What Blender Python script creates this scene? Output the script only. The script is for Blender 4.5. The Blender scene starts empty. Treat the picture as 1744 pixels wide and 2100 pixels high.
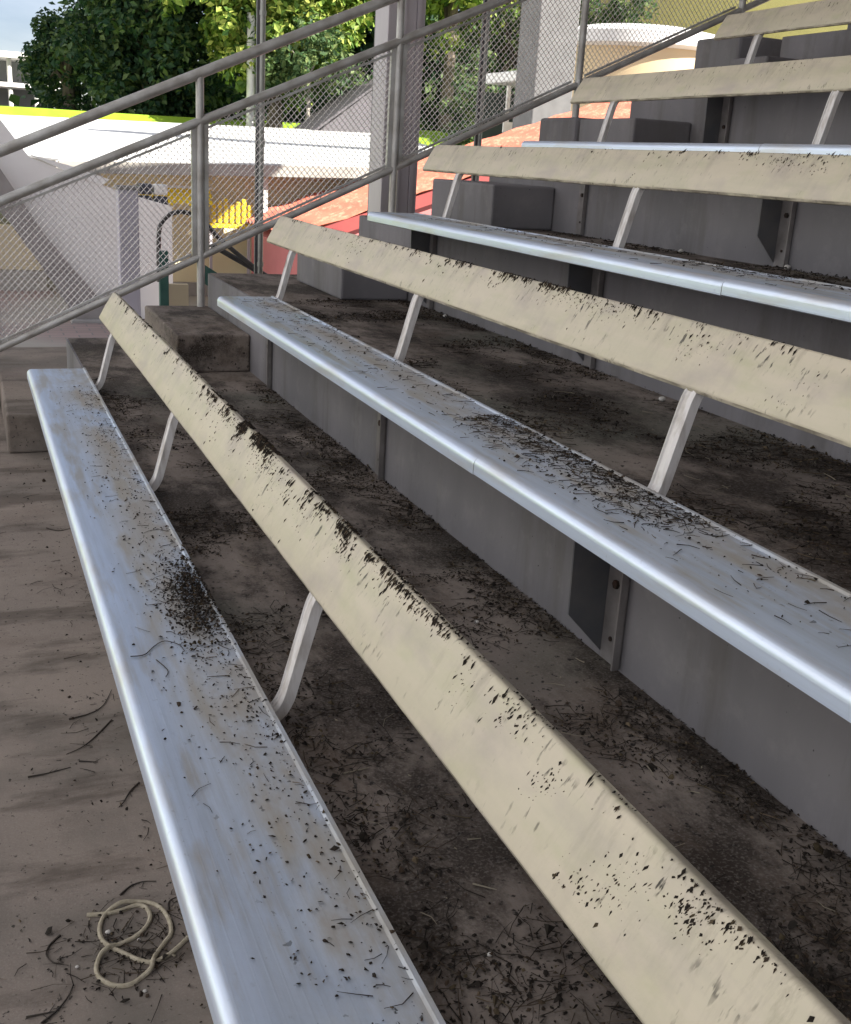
import bpy, bmesh, math, random
from mathutils import Vector, Matrix, noise
S = bpy.context.scene
COL = S.collection
R = math.radians

# ------------------------------------------------------------------ camera
cam_d = bpy.data.cameras.new("camera"); cam = bpy.data.objects.new("camera", cam_d); COL.objects.link(cam)
cam_d.sensor_fit = 'VERTICAL'; cam_d.sensor_height = 24.0; cam_d.lens = 2241.6 / 2100 * 24.0
cam_d.clip_start = 0.03; cam_d.clip_end = 2000
_r = Vector((0.9249213, -0.37579677, 0.05742276)); _u = Vector((0.0642645, 0.30343634, 0.9506821)); _f = _r.cross(_u) * -1
_f = -(_r.cross(_u))
cam.matrix_world = Matrix(((_r.x, _u.x, -_f.x, -0.2398), (_r.y, _u.y, -_f.y, 0.0), (_r.z, _u.z, -_f.z, 1.0579), (0, 0, 0, 1)))
S.camera = cam

# ------------------------------------------------------------------ light
SUN_DIR = Vector((0.72, -0.69, 0.0)).normalized()      # horizontal direction towards the sun
SUN_EL = R(33)
SKY_STRENGTH = 0.05
w = bpy.data.worlds.new("World"); S.world = w; w.use_nodes = True
nt = w.node_tree; nt.nodes.clear()
wo = nt.nodes.new('ShaderNodeOutputWorld'); bg = nt.nodes.new('ShaderNodeBackground'); sky = nt.nodes.new('ShaderNodeTexSky')
sky.sky_type = 'NISHITA'; sky.sun_disc = False; sky.sun_elevation = SUN_EL
sky.sun_rotation = math.atan2(SUN_DIR.x, SUN_DIR.y)
sky.air_density = 1.0; sky.dust_density = 0.1; sky.ozone_density = 1.5
tc = nt.nodes.new('ShaderNodeTexCoord'); nz = nt.nodes.new('ShaderNodeTexNoise'); nz.inputs['Scale'].default_value = 3.2
nz.inputs['Detail'].default_value = 6; mp = nt.nodes.new('ShaderNodeMapping'); mp.inputs['Scale'].default_value = (1, 1, 3.2)
cr = nt.nodes.new('ShaderNodeValToRGB'); cr.color_ramp.elements[0].position = .40; cr.color_ramp.elements[1].position = .58
mx = nt.nodes.new('ShaderNodeMix'); mx.data_type = 'RGBA'
mx.inputs['B'].default_value = (14.5, 13.9, 13.4, 1)
nt.links.new(tc.outputs['Generated'], mp.inputs['Vector']); nt.links.new(mp.outputs[0], nz.inputs['Vector'])
nt.links.new(nz.outputs['Fac'], cr.inputs['Fac']); sx = nt.nodes.new('ShaderNodeSeparateXYZ'); nt.links.new(tc.outputs['Generated'], sx.inputs[0])
mr = nt.nodes.new('ShaderNodeMapRange'); mr.inputs['From Min'].default_value = .05; mr.inputs['From Max'].default_value = -.55
mr.inputs['To Min'].default_value = .16; mr.inputs['To Max'].default_value = 1.0; nt.links.new(sx.outputs['X'], mr.inputs['Value'])  # bright clouds added on the out-of-view side of the sky as fill
ml = nt.nodes.new('ShaderNodeMath'); ml.operation = 'MULTIPLY'; nt.links.new(mr.outputs[0], ml.inputs[0]); nt.links.new(cr.outputs['Color'], ml.inputs[1])
nt.links.new(ml.outputs[0], mx.inputs['Factor'])
tn = nt.nodes.new('ShaderNodeMix'); tn.data_type = 'RGBA'; tn.blend_type = 'MULTIPLY'; tn.inputs['Factor'].default_value = 1
tn.inputs['B'].default_value = (.48, .475, .56, 1); nt.links.new(sky.outputs[0], tn.inputs['A']); nt.links.new(tn.outputs['Result'], mx.inputs['A']); nt.links.new(mx.outputs['Result'], bg.inputs['Color'])
bg.inputs['Strength'].default_value = SKY_STRENGTH; nt.links.new(bg.outputs[0], wo.inputs['Surface'])
sl = bpy.data.lights.new("sun", 'SUN'); sl.energy = 4.2; sl.angle = R(.5); sl.color = (1, .95, .86)
so = bpy.data.objects.new("sun", sl); COL.objects.link(so)
sd = Vector((SUN_DIR.x * math.cos(SUN_EL), SUN_DIR.y * math.cos(SUN_EL), math.sin(SUN_EL)))
so.rotation_euler = sd.to_track_quat('Z', 'Y').to_euler(); so.location = (20, -20, 30)
S.view_settings.view_transform = 'Standard'; S.view_settings.look = 'None'; S.view_settings.gamma = 1
S.view_settings.exposure = 1.9

# ------------------------------------------------------------------ helpers
def tag(o, label=None, cat=None, group=None, kind=None):
    if label: o['label'] = label
    if cat: o['category'] = cat
    if group: o['group'] = group
    if kind: o['kind'] = kind
    return o
def empty(name, loc, label, cat, group=None):
    o = bpy.data.objects.new(name, None); COL.objects.link(o); o.location = loc; o.empty_display_size = .1
    return tag(o, label, cat, group)
def link(name, bm, mat, parent=None, smooth=False, at=None):
    """world-space bmesh -> one mesh object (re-based on its parent or its own base)"""
    me = bpy.data.meshes.new(name); 
    off = Vector(parent.location) if parent else (Vector(at) if at else Vector((0, 0, 0)))
    if parent and parent.parent: off = off + Vector(parent.parent.location)
    if off.length: bmesh.ops.translate(bm, verts=bm.verts, vec=-off)
    bmesh.ops.recalc_face_normals(bm, faces=bm.faces)
    if smooth:
        for f in bm.faces: f.smooth = True
    bm.to_mesh(me); bm.free()
    if smooth:
        try: me.set_sharp_from_angle(angle=R(38))
        except Exception: pass
    o = bpy.data.objects.new(name, me); COL.objects.link(o)
    for m in (mat if isinstance(mat, (list, tuple)) else [mat]): me.materials.append(m)
    if parent: o.parent = parent
    elif at: o.location = at
    return o
def box(bm, x0, x1, y0, y1, z0, z1, bev=0):
    b = bmesh.new(); bmesh.ops.create_cube(b, size=1)
    bmesh.ops.scale(b, verts=b.verts, vec=(x1 - x0, y1 - y0, z1 - z0)); bmesh.ops.translate(b, verts=b.verts, vec=((x0 + x1) / 2, (y0 + y1) / 2, (z0 + z1) / 2))
    if bev: bmesh.ops.bevel(b, geom=b.edges[:], offset=bev, segments=2, affect='EDGES', profile=.5)
    merge(bm, b)
def merge(bm, b):
    me = bpy.data.meshes.new("t"); b.to_mesh(me); b.free(); bm.from_mesh(me); bpy.data.meshes.remove(me)
def boxm(*a, **k):
    bm = bmesh.new(); box(bm, *a, **k); return bm
def extr(prof, y0, y1, ny=1, wob=0, seed=0, closed=True):
    """closed profile [(x,z)] extruded along y, with UV = (metres along y, metres along the profile)"""
    bm = bmesh.new(); uv = bm.loops.layers.uv.new("uv")
    n = len(prof); s = [0]
    for i in range(n): s.append(s[-1] + math.hypot(prof[(i + 1) % n][0] - prof[i][0], prof[(i + 1) % n][1] - prof[i][1]))
    ys = [y0 + (y1 - y0) * i / ny for i in range(ny + 1)]
    rings = []
    for y in ys:
        dx = dz = 0
        if wob:
            dx = wob * noise.noise(Vector((y * 1.3, seed, 0))); dz = wob * noise.noise(Vector((y * 1.7, seed, 9)))
        rings.append([bm.verts.new((p[0] + dx, y, p[1] + dz)) for p in prof])
    for j in range(ny):
        for i in range(n):
            k = (i + 1) % n
            f = bm.faces.new((rings[j][i], rings[j][k], rings[j + 1][k], rings[j + 1][i]))
            for l, (a, b) in zip(f.loops, ((ys[j], s[i]), (ys[j], s[i + 1]), (ys[j + 1], s[i + 1]), (ys[j + 1], s[i]))): l[uv].uv = (a, b)
    for rg in (rings[0], rings[-1]):
        f = bm.faces.new(rg)
        for l in f.loops: l[uv].uv = (l.vert.co.y, l.vert.co.z)
    return bm
def tube(bm, pts, r, seg=8, r2=None):
    pts = [Vector(p) for p in pts]; n = len(pts); rings = []
    up = Vector((0, 0, 1))
    for i, p in enumerate(pts):
        t = (pts[min(i + 1, n - 1)] - pts[max(i - 1, 0)]).normalized()
        a = t.cross(up)
        if a.length < .05: a = t.cross(Vector((0, 1, 0)))
        a.normalize(); b = t.cross(a).normalized()
        rr = r + ((r2 - r) * i / (n - 1) if r2 is not None else 0)
        rings.append([bm.verts.new(p + (a * math.cos(2 * math.pi * k / seg) + b * math.sin(2 * math.pi * k / seg)) * rr) for k in range(seg)])
    for i in range(n - 1):
        for k in range(seg): bm.faces.new((rings[i][k], rings[i][(k + 1) % seg], rings[i + 1][(k + 1) % seg], rings[i + 1][k]))
    bm.faces.new(rings[0]); bm.faces.new(rings[-1][::-1])
def smoothpath(pts, sub=6):
    P = [Vector(p) for p in pts]; P = [P[0]] + P + [P[-1]]; out = []
    for i in range(1, len(P) - 2):
        for k in range(sub):
            t = k / sub; a, b, c, d = P[i - 1], P[i], P[i + 1], P[i + 2]
            out.append(.5 * ((2 * b) + (c - a) * t + (2 * a - 5 * b + 4 * c - d) * t * t + (3 * b - a - 3 * c + d) * t ** 3))
    out.append(P[-2]); return out
def poly(bm, pts, th):
    """polygon given by 3D points, thickened by vector th"""
    th = Vector(th); a = [bm.verts.new(p) for p in pts]; b = [bm.verts.new(Vector(p) + th) for p in pts]; n = len(pts)
    bm.faces.new(a); bm.faces.new(b[::-1])
    for i in range(n): bm.faces.new((a[i], a[(i + 1) % n], b[(i + 1) % n], b[i]))

# ------------------------------------------------------------------ materials
class M:
    def __init__(s, name):
        s.m = bpy.data.materials.new(name); s.m.use_nodes = True; s.t = s.m.node_tree
        s.b = s.t.nodes['Principled BSDF']; s.co = None
    def N(s, typ, **kw):
        n = s.t.nodes.new(typ)
        for k, v in kw.items():
            if k in n.inputs: n.inputs[k].default_value = v
            else: setattr(n, k, v)
        return n
    def L(s, a, b): s.t.links.new(a, b)
    def coord(s, uv=False, scale=(1, 1, 1), rot=(0, 0, 0)):
        if uv: c = s.N('ShaderNodeUVMap', uv_map='uv').outputs[0]
        else: c = s.N('ShaderNodeNewGeometry').outputs['Position']
        mp = s.N('ShaderNodeMapping'); mp.inputs['Scale'].default_value = scale; mp.inputs['Rotation'].default_value = rot
        s.L(c, mp.inputs[0]); return mp.outputs[0]
    def noise(s, vec, scale, detail=5, rough=.55, lo=.4, hi=.6, inv=False):
        n = s.N('ShaderNodeTexNoise', Scale=scale, Detail=detail, Roughness=rough); s.L(vec, n.inputs['Vector'])
        return s.ramp(n.outputs['Fac'], lo, hi, inv)
    def ramp(s, v, lo, hi, inv=False):
        r = s.N('ShaderNodeMapRange', clamp=True); s.L(v, r.inputs['Value'])
        r.inputs['From Min'].default_value = lo; r.inputs['From Max'].default_value = hi
        if inv: r.inputs['To Min'].default_value = 1; r.inputs['To Max'].default_value = 0
        return r.outputs[0]
    def math(s, op, a, b=None):
        n = s.N('ShaderNodeMath', operation=op, use_clamp=True)
        for i, v in enumerate((a, b)):
            if v is None: continue
            if isinstance(v, (int, float)): n.inputs[i].default_value = v
            else: s.L(v, n.inputs[i])
        return n.outputs[0]
    def mix(s, fac, a, b):
        n = s.N('ShaderNodeMix', data_type='RGBA')
        for k, v in (('Factor', fac), ('A', a), ('B', b)):
            i = n.inputs[k]
            if isinstance(v, (tuple, list)): i.default_value = (*v, 1) if len(v) == 3 else v
            elif isinstance(v, (int, float)): i.default_value = v
            else: s.L(v, i)
        return n.outputs['Result']
    def col(s, c):
        if isinstance(c, tuple): s.b.inputs['Base Color'].default_value = (*c, 1)
        else: s.L(c, s.b.inputs['Base Color'])
        return s
    def set(s, rough=None, metal=None, spec=None):
        for k, v in (('Roughness', rough), ('Metallic', metal), ('Specular IOR Level', spec)):
            if v is None: continue
            if isinstance(v, (int, float)): s.b.inputs[k].default_value = v
            else: s.L(v, s.b.inputs[k])
        return s
    def bump(s, h, strength=.3, dist=.01):
        n = s.N('ShaderNodeBump', Strength=strength, Distance=dist); s.L(h, n.inputs['Height']); s.L(n.outputs[0], s.b.inputs['Normal']); return s

def m_simple(name, c1, c2, scale=6, rough=.6, metal=0, bump=.15, stretch=(1, 1, 1), lo=.35, hi=.65):
    m = M(name); v = m.coord(scale=stretch); f = m.noise(v, scale, lo=lo, hi=hi)
    m.col(m.mix(f, c1, c2)).set(rough, metal)
    if bump: m.bump(m.noise(v, scale * 6, lo=0, hi=1), bump, .004)
    return m.m

def m_backrest():
    m = M("cream_plank")
    uv = m.coord(True); 
    base = m.mix(m.noise(m.coord(True, (1.2, 9, 1)), 2.0, 4), (.56, .50, .385), (.52, .475, .355))
    base = m.mix(m.math('MULTIPLY', m.noise(m.coord(True, (2.2, 5, 1)), 3.1, 4, lo=.52, hi=.72), .45), base, (.42, .42, .25))   # greenish algae tint
    base = m.mix(m.math('MULTIPLY', m.noise(m.coord(True, (1.6, 3, 1)), 2.7, 5, lo=.50, hi=.68), .55), base, (.38, .33, .30))    # pinkish grey film
    # profile position v: 0 at the foot of the face ... .154 at its top
    sp = m.N('ShaderNodeSeparateXYZ'); m.L(uv, sp.inputs[0]); vv = sp.outputs['Y']
    top = m.ramp(vv, .03, .20)
    patch = m.noise(m.coord(True, (1, .5, 1)), 2.1, 3, lo=.42, hi=.66)
    fleck = m.noise(m.coord(True, (75, 20, 1), (0, 0, .33)), 1.0, 3, .6, lo=.585, hi=.64)
    fleck2 = m.noise(m.coord(True, (36, 8, 1), (0, 0, .3)), 1.0, 6, .75, lo=.53, hi=.68)
    am = m.math('MULTIPLY', m.math('ADD', patch, .06), m.math('ADD', top, .15))
    streak = m.math('MULTIPLY', fleck2, m.math('MULTIPLY', am, 1.0))
    base = m.mix(m.math('MULTIPLY', streak, .9), base, (.20, .17, .125))
    fm = m.noise(m.coord(True, (5, 14, 1)), 1.0, 4, lo=.5, hi=.62)
    dots = m.math('MULTIPLY', fleck, m.math('MULTIPLY', fm, m.math('ADD', m.math('MULTIPLY', top, .9), .5)))
    base = m.mix(dots, base, (.028, .024, .018))
    lip = m.math('MULTIPLY', m.ramp(vv, .150, .172), m.noise(m.coord(True, (7, 30, 1)), 1.3, 5, lo=.36, hi=.6))
    base = m.mix(m.math('MULTIPLY', lip, .8), base, (.10, .085, .06))
    soft = m.math('MULTIPLY', m.noise(m.coord(True, (16, 3.5, 1), (0, 0, .3)), 1.0, 7, .7, lo=.52, hi=.66), m.math('ADD', m.math('MULTIPLY', top, .5), .12))
    base = m.mix(soft, base, (.27, .235, .19))
    m.col(base).set(.5, 0, .35); m.bump(m.math('ADD', dots, m.noise(m.coord(True, (60, 60, 1)), 1, 6, lo=0, hi=1)), .35, .0025)
    return m.m
def m_alu():
    m = M("weathered_aluminium")
    base = m.mix(m.noise(m.coord(True, (1.5, 30, 1)), 1.4, 5, lo=.3, hi=.7), (.60, .71, .88), (.48, .56, .67))
    base = m.mix(m.noise(m.coord(True, (1.1, 7, 1)), 2.2, 5, lo=.5, hi=.66), base, (.44, .44, .42))
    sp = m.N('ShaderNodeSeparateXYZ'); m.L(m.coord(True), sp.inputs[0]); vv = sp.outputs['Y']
    back = m.ramp(vv, .10, .22)
    film = m.math('MULTIPLY', m.noise(m.coord(True, (1.0, 2.2, 1)), 1.7, 7, .62, lo=.38, hi=.56), m.math('ADD', back, .05))
    base = m.mix(m.math('MULTIPLY', film, .85), base, (.31, .28, .235))
    fl = m.noise(m.coord(True, (48, 62, 1)), 1.0, 3, .6, lo=.64, hi=.68)
    fl = m.math('MULTIPLY', fl, m.math('MULTIPLY', m.noise(m.coord(True, (3.4, 5, 1)), 1.0, 4, lo=.42, hi=.6), m.math('ADD', back, .25)))
    base = m.mix(fl, base, (.02, .018, .014))
    base = m.mix(m.math('MULTIPLY', m.ramp(vv, .045, .062, True), .4), base, (.84, .90, 1.0))  # sky highlight painted into the colour along the front nose
    dirt = m.math('MAXIMUM', film, fl)
    met = m.N('ShaderNodeMapRange'); m.L(dirt, met.inputs[0]); met.inputs['To Min'].default_value = .55; met.inputs['To Max'].default_value = .05
    rg = m.N('ShaderNodeMapRange'); m.L(dirt, rg.inputs[0]); rg.inputs['To Min'].default_value = .36; rg.inputs['To Max'].default_value = .8
    m.col(base).set(rg.outputs[0], met.outputs[0])
    wv = m.N('ShaderNodeMath', operation='SINE'); mu = m.N('ShaderNodeMath', operation='MULTIPLY'); m.L(vv, mu.inputs[0]); mu.inputs[1].default_value = 6.2832 / .018
    m.L(mu.outputs[0], wv.inputs[0])
    h = m.math('ADD', m.math('MULTIPLY', m.ramp(wv.outputs[0], .80, 1.0), .13), m.noise(m.coord(True, (30, 30, 1)), 1, 5, lo=0, hi=1))
    m.bump(h, .25, .002); return m.m
def m_floor():
    m = M("dirty_concrete"); v = m.coord()
    base = m.mix(m.noise(v, 2.2, 8, .6, .35, .65), (.26, .22, .19), (.18, .15, .13))
    base = m.mix(m.noise(m.coord(scale=(1, .45, 1)), 5, 7, .65, .48, .66), base, (.10, .075, .058))
    base = m.mix(m.math('MULTIPLY', m.noise(v, 1.1, 4, .5, .52, .7), .8), base, (.085, .095, .075))
    base = m.mix(m.math('MULTIPLY', m.noise(m.coord(scale=(1, .6, 1)), 2.6, 9, .72, .455, .56), .88), base, (.030, .022, .017))
    base = m.mix(m.noise(v, 55, 3, .6, .60, .68), base, (.018, .015, .013))
    base = m.mix(m.math('MULTIPLY', m.noise(v, 160, 2, .6, .5, .7), .5), base, (.22, .20, .18))
    m.col(base).set(.85, 0, .25); m.bump(m.noise(v, 30, 8, .7, 0, 1), .5, .008); return m.m
def m_tread():
    m = M("worn_concrete_tread"); v = m.coord()
    base = m.mix(m.noise(v, 1.8, 8, .6, .35, .65), (.30, .25, .21), (.23, .195, .168))
    base = m.mix(m.math('MULTIPLY', m.noise(m.coord(scale=(.8, 1.3, 1)), 3, 9, .7, .5, .66), .5), base, (.18, .14, .115))
    base = m.mix(m.math('MULTIPLY', m.noise(v, 190, 2, .6, .5, .7), .4), base, (.34, .31, .28))
    base = m.mix(m.math('MULTIPLY', m.noise(v, 1.3, 6, .6, .47, .6), .7), base, (.15, .135, .115))
    base = m.mix(m.math('MULTIPLY', m.noise(m.coord(scale=(.7, 2.2, 1)), 1.7, 9, .68, .52, .62), .65), base, (.085, .068, .055))
    base = m.mix(m.math('MULTIPLY', m.noise(v, 70, 3, .6, .64, .70), .85), base, (.02, .018, .015))
    m.col(base).set(.85, 0, .25); m.bump(m.noise(v, 30, 8, .7, 0, 1), .4, .006); return m.m
def m_riser():
    m = M("riser_concrete"); v = m.coord()
    base = m.mix(m.noise(m.coord(scale=(1, 1.4, .3)), 2.2, 5, .5, .35, .65), (.215, .206, .216), (.178, .172, .18))
    base = m.mix(m.math('MULTIPLY', m.noise(m.coord(scale=(1, 3.5, .45)), 1.5, 6, .65, .50, .72), .7), base, (.11, .10, .088))
    base = m.mix(m.math('MULTIPLY', m.noise(v, 7, 7, .7, .52, .7), .5), base, (.26, .25, .25))
    base = m.mix(m.noise(v, 60, 2, .5, .75, .78), base, (.05, .05, .05))
    m.col(base).set(.75, 0, .3); m.bump(m.noise(v, 18, 6, .6, 0, 1), .2, .004); return m.m
def m_leaf(name, c1, c2, c3):
    m = M(name); g = m.N('ShaderNodeNewGeometry'); r = m.N('ShaderNodeValToRGB'); m.L(g.outputs['Random Per Island'], r.inputs[0])
    e = r.color_ramp.elements; e[0].color = (*c1, 1); e[1].color = (*c3, 1); k = e.new(.5); k.color = (*c2, 1)
    m.col(r.outputs[0]).set(.55, 0, .25)
    tr = m.N('ShaderNodeBsdfTranslucent'); m.L(r.outputs[0], tr.inputs[0]); mx = m.N('ShaderNodeMixShader'); mx.inputs[0].default_value = .3
    m.L(m.b.outputs[0], mx.inputs[1]); m.L(tr.outputs[0], mx.inputs[2]); m.L(mx.outputs[0], m.t.nodes['Material Output'].inputs['Surface'])
    return m.m

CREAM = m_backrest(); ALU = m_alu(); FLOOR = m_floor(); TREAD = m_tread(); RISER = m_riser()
ARM = m_simple("cast_arm_metal", (.64, .62, .60), (.34, .30, .26), 38, .55, .25, stretch=(1, 1, .25), lo=.45, hi=.75)
GUSSET = m_simple("dark_steel_plate", (.10, .105, .115), (.14, .135, .135), 9, .55, .3)
FLANGE = m_simple("grey_flange_metal", (.26, .245, .24), (.18, .165, .16), 14, .5, .3)
BOLT = m_simple("rusty_bolt", (.03, .025, .02), (.06, .03, .02), 30, .7, .4)
RAIL = m_simple("galvanised_rail", (.56, .56, .54), (.36, .34, .31), 18, .5, .45, stretch=(.4, 1, .4))
WIRE = m_simple("galvanised_wire", (.82, .80, .78), (.66, .64, .62), 40, .45, .5, bump=0)
COLM = m_simple("painted_steel_column", (.50, .47, .50), (.40, .37, .39), 3, .5, .1, stretch=(1, 1, .2))
CONC = m_simple("pale_concrete", (.34, .33, .31), (.26, .25, .24), 2.5, .85)
def m_litter():
    m = M("litter_debris"); g = m.N('ShaderNodeNewGeometry'); r = m.N('ShaderNodeValToRGB'); m.L(g.outputs['Random Per Island'], r.inputs[0])
    e = r.color_ramp.elements; e[0].color = (.012, .010, .008, 1); e[1].color = (.16, .12, .08, 1); e[1].position = 1
    for p, c in ((.55, (.022, .018, .014)), (.85, (.055, .038, .026)), (.96, (.07, .055, .03))): k = e.new(p); k.color = (*c, 1)
    e[0].color = (.018, .014, .011, 1)
    m.col(r.outputs[0]).set(.85, 0, .2); return m.m
DARKL = m_litter()
TWIG = m_simple("dark_twig", (.022, .018, .015), (.05, .038, .028), 40, .85, 0, 0)
STRAW = m_simple("pale_stalk", (.26, .23, .17), (.20, .17, .12), 40, .8, 0, 0)
ROPEM = m_simple("tan_rope", (.46, .41, .31), (.32, .28, .20), 90, .85, 0, .3)
PEB = m_simple("white_pebble", (.62, .60, .56), (.48, .46, .42), 60, .6, 0, .2)

# ------------------------------------------------------------------ grandstand terrace
DX, DZ = .85, .3984
YF = 6.85                     # far edge of the stair aisle
stand = empty('concrete_terrace', (0, 0, -.47), 'grey dirty stepped concrete terrace that carries all the benches', 'terrace')
for k in range(-4, 10):
    x0 = .30 + k * DX; x1 = x0 + DX; z = -.07 + k * DZ; YE = YF if k < 2 else (6.5 if k < 4 else 6.3 if k == 4 else 6.0)
    bm = bmesh.new(); box(bm, x0, x1 + .03, -9, YE, z - .12, z)
    link('tread', bm, TREAD if k < 0 else FLOOR, stand)
    if k > -4:
        link('riser', boxm(x0 - .012, x0 - .0008, -9, YE - .003, z - DZ - .02, z - .003), RISER, stand)
for k in range(-2, 6):        # intermediate half steps in the stair aisle
    xr = .30 + (k + 1) * DX; z = -.07 + k * DZ
    bm = boxm(xr - .40, xr - .014, 5.72 if k < 1 else 5.62, (YF if k < 1 else 6.5 if k < 3 else 6.25 if k == 3 else 5.98) - .01, z + .001, z + (.20 if k < 2 else .235), bev=.012)
    link('half_step', bm, TREAD if k < 0 else FLOOR if k < 1 else RISER, stand)
link('plinth', boxm(3.42, 3.86, 6.505, 7.0, 1.12, 1.383, bev=.02), RISER, stand)
link('plinth', boxm(4.6, 5.1, 6.505, 7.0, 1.5, 1.98, bev=.02), RISER, stand)
link('side_ledge', boxm(-.9, .55, YF + .01, 7.75, -.62, -.275, bev=.01), TREAD, stand)

# ------------------------------------------------------------------ benches
def seat_prof(k):
    X, Z = k * DX, k * DZ
    arc = [(.022 - .022 * math.sin(a), -.022 + .022 * math.cos(a)) for a in [math.pi / 2 * i / 6 for i in range(7)]]
    p = [(.270, .004), (.262, .004), (.258, -.0005)] + [(.24, 0), (.05, 0)] + arc[0:] + [(0, -.044), (.010, -.048), (.016, -.044), (.018, -.03), (.26, -.03), (.266, -.034), (.270, -.03)]
    # measured v grows from the front towards the back: reverse so v=0 at the nose
    p = p[::-1]
    i0 = p.index((0, -.044)); p = p[i0:] + p[:i0]
    return [(X + a, Z + b) for a, b in p]
def back_prof(k):
    X, Z = k * DX + .357, k * DZ + .220
    d = Vector((.078, .133)).normalized(); n = Vector((d.y, -d.x))       # n points to the back
    pts = [(.003, .003), (.008, .0)] + [(.075, -.0025), (.146, 0)]
    pts += [(.146 + .008 * math.sin(a), .008 - .008 * math.cos(a)) for a in [math.pi / 2 * i / 5 for i in range(1, 6)]]
    pts += [(.1545, .016), (.1555, .020), (.151, .021), (.148, .018), (.12, .016), (.03, .014), (.0, .018), (-.002, .010)]
    return [(X + d.x * s + n.x * t, Z + d.y * s + n.y * t) for s, t in pts]
ORD = ['front row, nearest the bare floor with the rope', 'second row up, twigs and grime heaped beside its supports',
       'third row up, its flat cream backrest almost level', 'fourth row up, ending in front of the right railing post',
       'topmost row in view, at the upper right corner']
JOINT = [3.9, 2.273, 2.54, 3.546, 3.0]
YB = [5.69, 5.69, 5.70, 5.68, 5.62]; YS = [5.53, 5.2, 5.53, 5.52, 5.5]
def arm_bm(k, y):
    X, Z = k * DX, k * DZ
    path = smoothpath([(X + .16, y, Z - .052), (X + .245, y, Z - .051), (X + .286, y, Z - .036), (X + .307, y, Z - .008), (X + .319, y, Z + .03), (X + .335, y, Z + .09), (X + .350, y, Z + .145), (X + .365, y, Z + .197), (X + .386, y, Z + .235), (X + .410, y, Z + .270), (X + .430, y, Z + .300)], 5)
    bm = bmesh.new(); rings = []
    for i, p in enumerate(path):
        t = (path[min(i + 1, len(path) - 1)] - path[max(i - 1, 0)]).normalized(); nn = Vector((t.z, 0, -t.x))   # towards the back/below
        h, b = .0215, .017
        sec = [(-h, -.006), (-h * .55, -.010), (-h * .45, -.006), (h * .45, -.006), (h * .55, -.010), (h, -.006), (h, b), (-h, b)]
        rings.append([bm.verts.new(p + Vector((0, a, 0)) + nn * c) for a, c in sec])
    for i in range(len(rings) - 1):
        for j in range(8): bm.faces.new((rings[i][j], rings[i][(j + 1) % 8], rings[i + 1][(j + 1) % 8], rings[i + 1][j]))
    bm.faces.new(rings[0]); bm.faces.new(rings[-1][::-1]); return bm
for k in range(5):
    X, Z = k * DX, k * DZ
    b = empty('stadium_bench', (X + .13, 3.0, Z - .07), 'long bench with aluminium seat, ' + ORD[k], 'bench', 'rows of stadium benches')
    pr = seat_prof(k)
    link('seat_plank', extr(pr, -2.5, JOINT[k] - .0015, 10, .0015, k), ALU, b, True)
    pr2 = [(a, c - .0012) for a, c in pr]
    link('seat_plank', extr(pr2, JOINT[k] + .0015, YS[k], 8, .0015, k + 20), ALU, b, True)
    link('backrest', extr(back_prof(k), -2.5, YB[k], 24, .003, k + 40), CREAM, b, True)
    for j, yy in enumerate((5.24, 3.60, 1.965, .32, -1.3)):
        a = link('support_arm', arm_bm(k, yy), ARM, b, True)
        g = bmesh.new(); y = yy + .07
        poly(g, [(X + .176, y + .036, Z - .055), (X + .182, y + .036, Z - .345), (X + .287, y + .036, Z - .455), (X + .287, y + .036, Z - .055)], (0, .006, 0))
        fl = bmesh.new(); box(fl, X + .280, X + .2865, y - .045, y + .0345, Z - .462, Z - .056); box(fl, X + .262, X + .280, y - .050, y - .044, Z - .462, Z - .056)
        if (k, j) in ((1, 0), (1, 1), (3, 0)):
            g.free(); gg = link('bracket', fl, FLANGE, b)
        else:
            gg = link('bracket', g, GUSSET, b); link('flange', fl, FLANGE, gg)
        bl = bmesh.new()
        tube(bl, [(X + .2805, y - .005, Z - .26), (X + .272, y - .005, Z - .26)], .011, 6)
        link('bolt', bl, BOLT, gg)
        bl = bmesh.new(); tube(bl, [(X + .2805, y - .005, Z - .40), (X + .276, y - .005, Z - .40)], .006, 6); link('bolt', bl, BOLT, gg)

# ------------------------------------------------------------------ stair railing with chain link
YR = 6.80
zb = lambda x: -.079 + .469 * x
zm = lambda x: .7245 + .4434 * x
zt = lambda x: .986 + .4447 * x
rail = empty('stair_railing', (1.085, YR, .13), 'grey pipe stair railing filled with chain link mesh, rising to the upper right', 'railing')
def barm(f, r, x0, x1, y=YR):
    bm = bmesh.new(); tube(bm, [(x0, y, f(x0)), ((x0 + x1) / 2, y, f((x0 + x1) / 2)), (x1, y, f(x1))], r, 12); return bm
link('top_rail', barm(zt, .030, -1.4, 5.6), RAIL, rail, True)
link('mid_rail', barm(zm, .026, -1.4, 5.6), RAIL, rail, True)
link('bottom_rail', barm(zb, .022, -1.4, 5.6), RAIL, rail, True)
for x, zlow in ((-.14, -.47), (1.085, .115), (2.31, .513), (3.58, 1.13), (4.8, 1.6)):
    bm = bmesh.new(); tube(bm, [(x, YR, zlow), (x, YR, zt(x) - .01)], .024, 12); link('post', bm, RAIL, rail, True)
    for sx in (-1, 1):
        if x > 3: continue
        bm = bmesh.new(); xx = x + sx * .037
        box(bm, xx - .0125, xx + .0125, YR - .004, YR + .028, zb(xx) + .012, zm(xx) - .02); link('mesh_frame', bm, RAIL, rail)
bm = bmesh.new()     # thin flat bars of the mesh frames under the mid rail and over the bottom rail
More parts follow.
